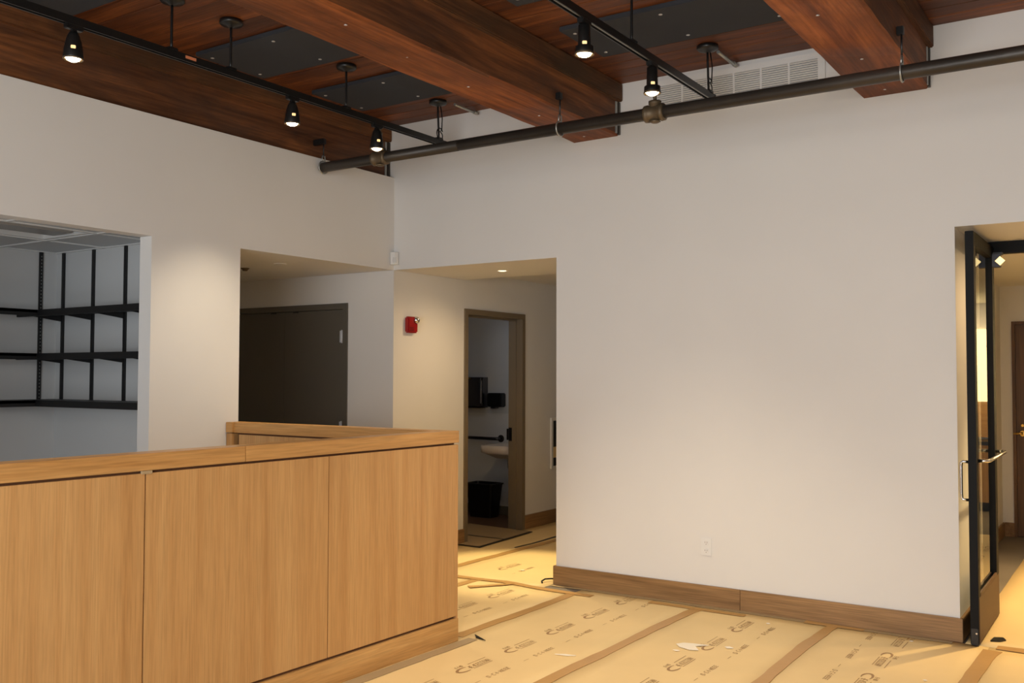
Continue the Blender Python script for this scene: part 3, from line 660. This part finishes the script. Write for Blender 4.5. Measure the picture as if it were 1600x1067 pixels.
struct('floor_restroom', B().box((-1.89, .13, .0002), (-.152, 2.61, .004)), plain('restroom_tile_floor', lin(104, 78, 60), .5, var=.3))

# ------------------------------------------------------------------ closet: ceiling tiles, troffer, shelving
ct = struct('ceiling_closet', B().box((-1.93, -5.08, 2.50), (-.115, -1.73, 2.60)), M['tile'])
colx = (-1.93, -1.305, -.695, -.116); rowy = (-1.745, -2.20, -2.81, -3.42, -4.03, -4.64, -5.08)
b = B()
for x in colx[1:3]: b.box((x-.012, -5.08, 2.438), (x+.012, -1.746, 2.446))
b.box((-1.929, -5.08, 2.438), (-1.907, -1.746, 2.446)).box((-.138, -5.08, 2.438), (-.1165, -1.746, 2.446)).box((-1.907, -1.768, 2.438), (-.138, -1.746, 2.446))
for y in rowy[1:-1]:
    for i in range(3):
        if i == 1 and y == -2.81: continue
        b.box((colx[i]+.012, y-.012, 2.438), (colx[i+1]-.012, y+.012, 2.446))
obj('grid_tee', b, M['white'], ct, kind='stuff')
for i in range(3):
    for j in range(len(rowy)-1):
        if i == 1 and j in (1, 2): continue
        obj('ceiling_tile', B().box((colx[i]+.003, rowy[j+1]+.003, 2.4465), (colx[i+1]-.003, rowy[j]-.003, 2.462)), M['tile'], ct)
tf = thing('ceiling_troffer', 'unlit recessed troffer in the closet tile ceiling', 'ceiling light', (-1.0, -2.81, 2.44))
x0, x1_, y0, y1 = -1.29, -.71, -3.405, -2.215
b = B().box((x0, y0, 2.444), (x0+.03, y1, 2.498)).box((x1_-.03, y0, 2.444), (x1_, y1, 2.498)).box((x0+.03, y0, 2.444), (x1_-.03, y0+.03, 2.498)).box((x0+.03, y1-.03, 2.444), (x1_-.03, y1, 2.498)).box((x0+.03, y0+.03, 2.49), (x1_-.03, y1-.03, 2.498))
obj('housing', b, M['white'], tf)
b = B(); b.prism([(x0+.18, 2.452), (x0+.16, 2.489), (x1_-.16, 2.489), (x1_-.18, 2.452)], y1-y0-.1, 'y', y0+.05)
obj('diffuser_basket', b, M['lens'], tf)
for k in (.09, .49): obj('reflector', B().prism([(x0+k-.055, 2.488), (x0+k+.055, 2.488), (x0+k+.03, 2.478), (x0+k-.03, 2.478)], y1-y0-.08, 'y', y0+.04), M['lens'], tf)

sh = thing('wall_shelving', 'black adjustable wall shelving wrapping the closet corner', 'shelving', (-1.5, -1.9, 1.3))
for x in (-1.823, -1.432, -1.037, -.645, -.25):
    obj('standard', B().box((x-.0125, -1.762, 1.275), (x+.0125, -1.7455, 2.437)), M['blacks'], sh)
b0 = None
for y in (-1.878, -2.69, -3.50):
    s_ = obj('standard', B().box((-1.9295, y-.0125, 1.275), (-1.913, y+.0125, 2.437)), M['blacks'], sh)
    b = B()
    for i in range(42): z = 1.325+i*.0262; b.box((-1.9128, y-.003, z), (-1.9122, y+.003, z+.010)) if z < 2.42 else None
    obj('slots', b, M['zinc'], s_, kind='stuff')
for z in (1.976, 1.657, 1.315):
    obj('shelf', B().box((-1.912, -2.06, z-.022), (-.12, -1.763, z), .001).box((-1.912, -2.065, z-.046), (-.12, -2.045, z)), M['blacks'], sh)
    obj('shelf', B().box((-1.912, -5.0, z-.022), (-1.635, -2.066, z), .001).box((-1.655, -5.0, z-.046), (-1.635, -2.066, z)), M['blacks'], sh)
    for x in ((-1.823, -1.432, -1.037, -.645, -.25) if z > 1.4 else ()):
        obj('bracket', B().prism([(-1.763, z-.023), (-2.02, z-.023), (-2.02, z-.035), (-1.763, z-.068)], .006, 'x', x-.003), M['blacks'], sh)
    for y in ((-2.69, -3.50) if z > 1.4 else ()):
        obj('bracket', B().prism([(-1.912, z-.023), (-1.66, z-.023), (-1.66, z-.035), (-1.912, z-.068)], .006, 'y', y-.003), M['blacks'], sh)

# ------------------------------------------------------------------ black glazed door standing open in the right doorway
d = bpy.data.objects.new('door_3', None); C.objects.link(d); d['kind'] = 'structure'; d['_o'] = (0, 0, 0)
obj('door_frame', B().box((4.229, .80, .001), (4.268, .865, 2.36)).box((4.268, .80, 2.285), (5.999, .865, 2.36)), M['bsteel'], d)
lx0, lx1, ly0, ly1 = 4.272, 4.316, -.052, .808
lf = obj('door_leaf', B().box((lx0, ly0, .012), (lx1, ly0+.075, 2.325), .002).box((lx0, ly1-.10, .012), (lx1, ly1, 2.325), .002)
         .box((lx0, ly0+.075, 2.25), (lx1, ly1-.10, 2.325)).box((lx0+.004, ly0+.075, .012), (lx1-.010, ly1-.10, .26)), M['bsteel'], d)
obj('kick_rail', B().box((lx1-.010, ly0+.02, .016), (lx1+.002, ly1-.01, .268), .001), M['kick'], lf, 'bronze coloured bottom rail')
obj('pane', B().box((4.291, ly0+.070, .255), (4.297, ly1-.095, 2.255)), M['glass'], lf)
obj('glazing_bead', B().box((lx1-.010, ly0+.075, .262), (lx1+.001, ly1-.10, .285)), M['kick'], lf)
obj('pull_handle', B().tube([(lx0, -.012, 1.020), (4.240, -.012, 1.022), (4.232, -.012, 1.014), (4.230, -.012, .995), (4.230, -.012, .84), (4.232, -.012, .815), (4.240, -.012, .807), (lx0, -.012, .806)], .0085, 10), M['chrome'], lf)
obj('push_bar', B().tube([(lx1, .005, 1.028), (4.352, .005, 1.028), (4.366, .012, 1.029), (4.372, .03, 1.03), (4.374, .70, 1.035), (4.366, .74, 1.035), (4.345, .748, 1.035), (lx1, .75, 1.035)], .0105, 10), M['chrome'], lf)
obj('floor_guide', B().box((lx0+.004, ly0-.004, .0085), (lx1-.004, ly0+.05, .10), .002), M['plastic'], lf)
obj('guide_screw', B().lathe([(.005, -.002), (.004, .002)], (lx1-.012, ly0-.005, .075), 10, 'y'), M['chrome'], lf)
lb = thing('doorway_spotlight', 'small black box light with glowing square face under the door head', 'spotlight', (4.335, .76, 2.285))
obj('mount', B().box((4.31, .745, 2.272), (4.37, .80, 2.286)), M['black'], lb)
obj('box', B().box((4.292, .715, 2.192), (4.362, .79, 2.272), .004), M['boxgrey'], lb)
hb = B().obox((4.365, .70, 2.225), (.021, .018, .021), Matrix.Rotation(R(45), 3, 'Y').to_euler(), .001)
h_ = obj('lamp_cube', hb, M['black'], lb)
obj('lens', B().obox((4.365, .681, 2.225), (.0205, .0015, .0205), Matrix.Rotation(R(45), 3, 'Y').to_euler()), M['lamplens'], h_, 'glowing square lens')

# ------------------------------------------------------------------ room behind the doorway
d = bpy.data.objects.new('door_4', None); C.objects.link(d); d['kind'] = 'structure'; d['_o'] = (0, 0, 0)
obj('door_frame', B().box((4.047, 4.192, 0), (4.075, 4.30, 2.025)).box((4.637, 4.192, 0), (4.665, 4.30, 2.025)).box((4.075, 4.192, 1.995), (4.637, 4.30, 2.025)), M['bdoor'], d)
lf = obj('door_leaf', B().box((4.077, 4.21, .006), (4.635, 4.25, 1.992)), M['bdoor'], d)
rose = obj('handle', B().lathe([(.026, -.008), (.028, -.004), (.028, .0)], (4.128, 4.209, .97), 20, 'y').lathe([(.010, -.05), (.010, -.008)], (4.128, 4.209, .97), 12, 'y')
           .tube([(4.128, 4.165, .97), (4.11, 4.158, .972), (4.055, 4.160, .968)], [.014, .011, .008], 10), M['gold'], lf, 'brass lever handle')
obj('keyhole_cover', B().lathe([(.012, -.006), (.014, -.003), (.014, .0)], (4.128, 4.209, 1.045), 14, 'y'), M['gold'], lf)
# lit kitchenette further back, seen mirrored in the door glass
kc = thing('kitchenette', 'glowing kitchenette wall reflected in the black door glass', 'kitchen unit', (5.6, 6.1, 0))
obj('backlit_panel', B().box((4.75, 6.37, 1.215), (6.6, 6.395, 2.06)), M['lit'], kc)
obj('splash_board', B().box((4.75, 6.375, .80), (6.6, 6.398, 1.21)), M['oakx'], kc)
obj('worktop', B().box((4.74, 5.85, .74), (6.6, 6.374, .78), .003), M['plastic'], kc)
for i in range(3): obj('base_cabinet', B().box((4.76+i*.61, 5.90, .10), (5.36+i*.61, 6.37, .738), .003), M['oakv'], kc)
obj('toe_kick', B().box((4.76, 5.95, 0), (6.58, 6.37, .098)), M['plastic'], kc)

# window in the rear wall (unseen, added to go with the cool rear fill)
wn = bpy.data.objects.new('window_1', None); C.objects.link(wn); wn['kind'] = 'structure'; wn['_o'] = (0, 0, 0)
obj('frame', B().box((5.4, -8.079, .9), (5.46, -8.03, 2.5)).box((7.6, -8.079, .9), (7.66, -8.03, 2.5)).box((5.46, -8.079, .9), (7.6, -8.03, .96)).box((5.46, -8.079, 2.44), (7.6, -8.03, 2.5)), M['bsteel'], wn)
obj('pane', B().box((5.46, -8.075, .96), (7.6, -8.06, 2.44)), M['winglow'], wn)

for o in bpy.data.objects:
    if '_o' in o.keys(): del o['_o']
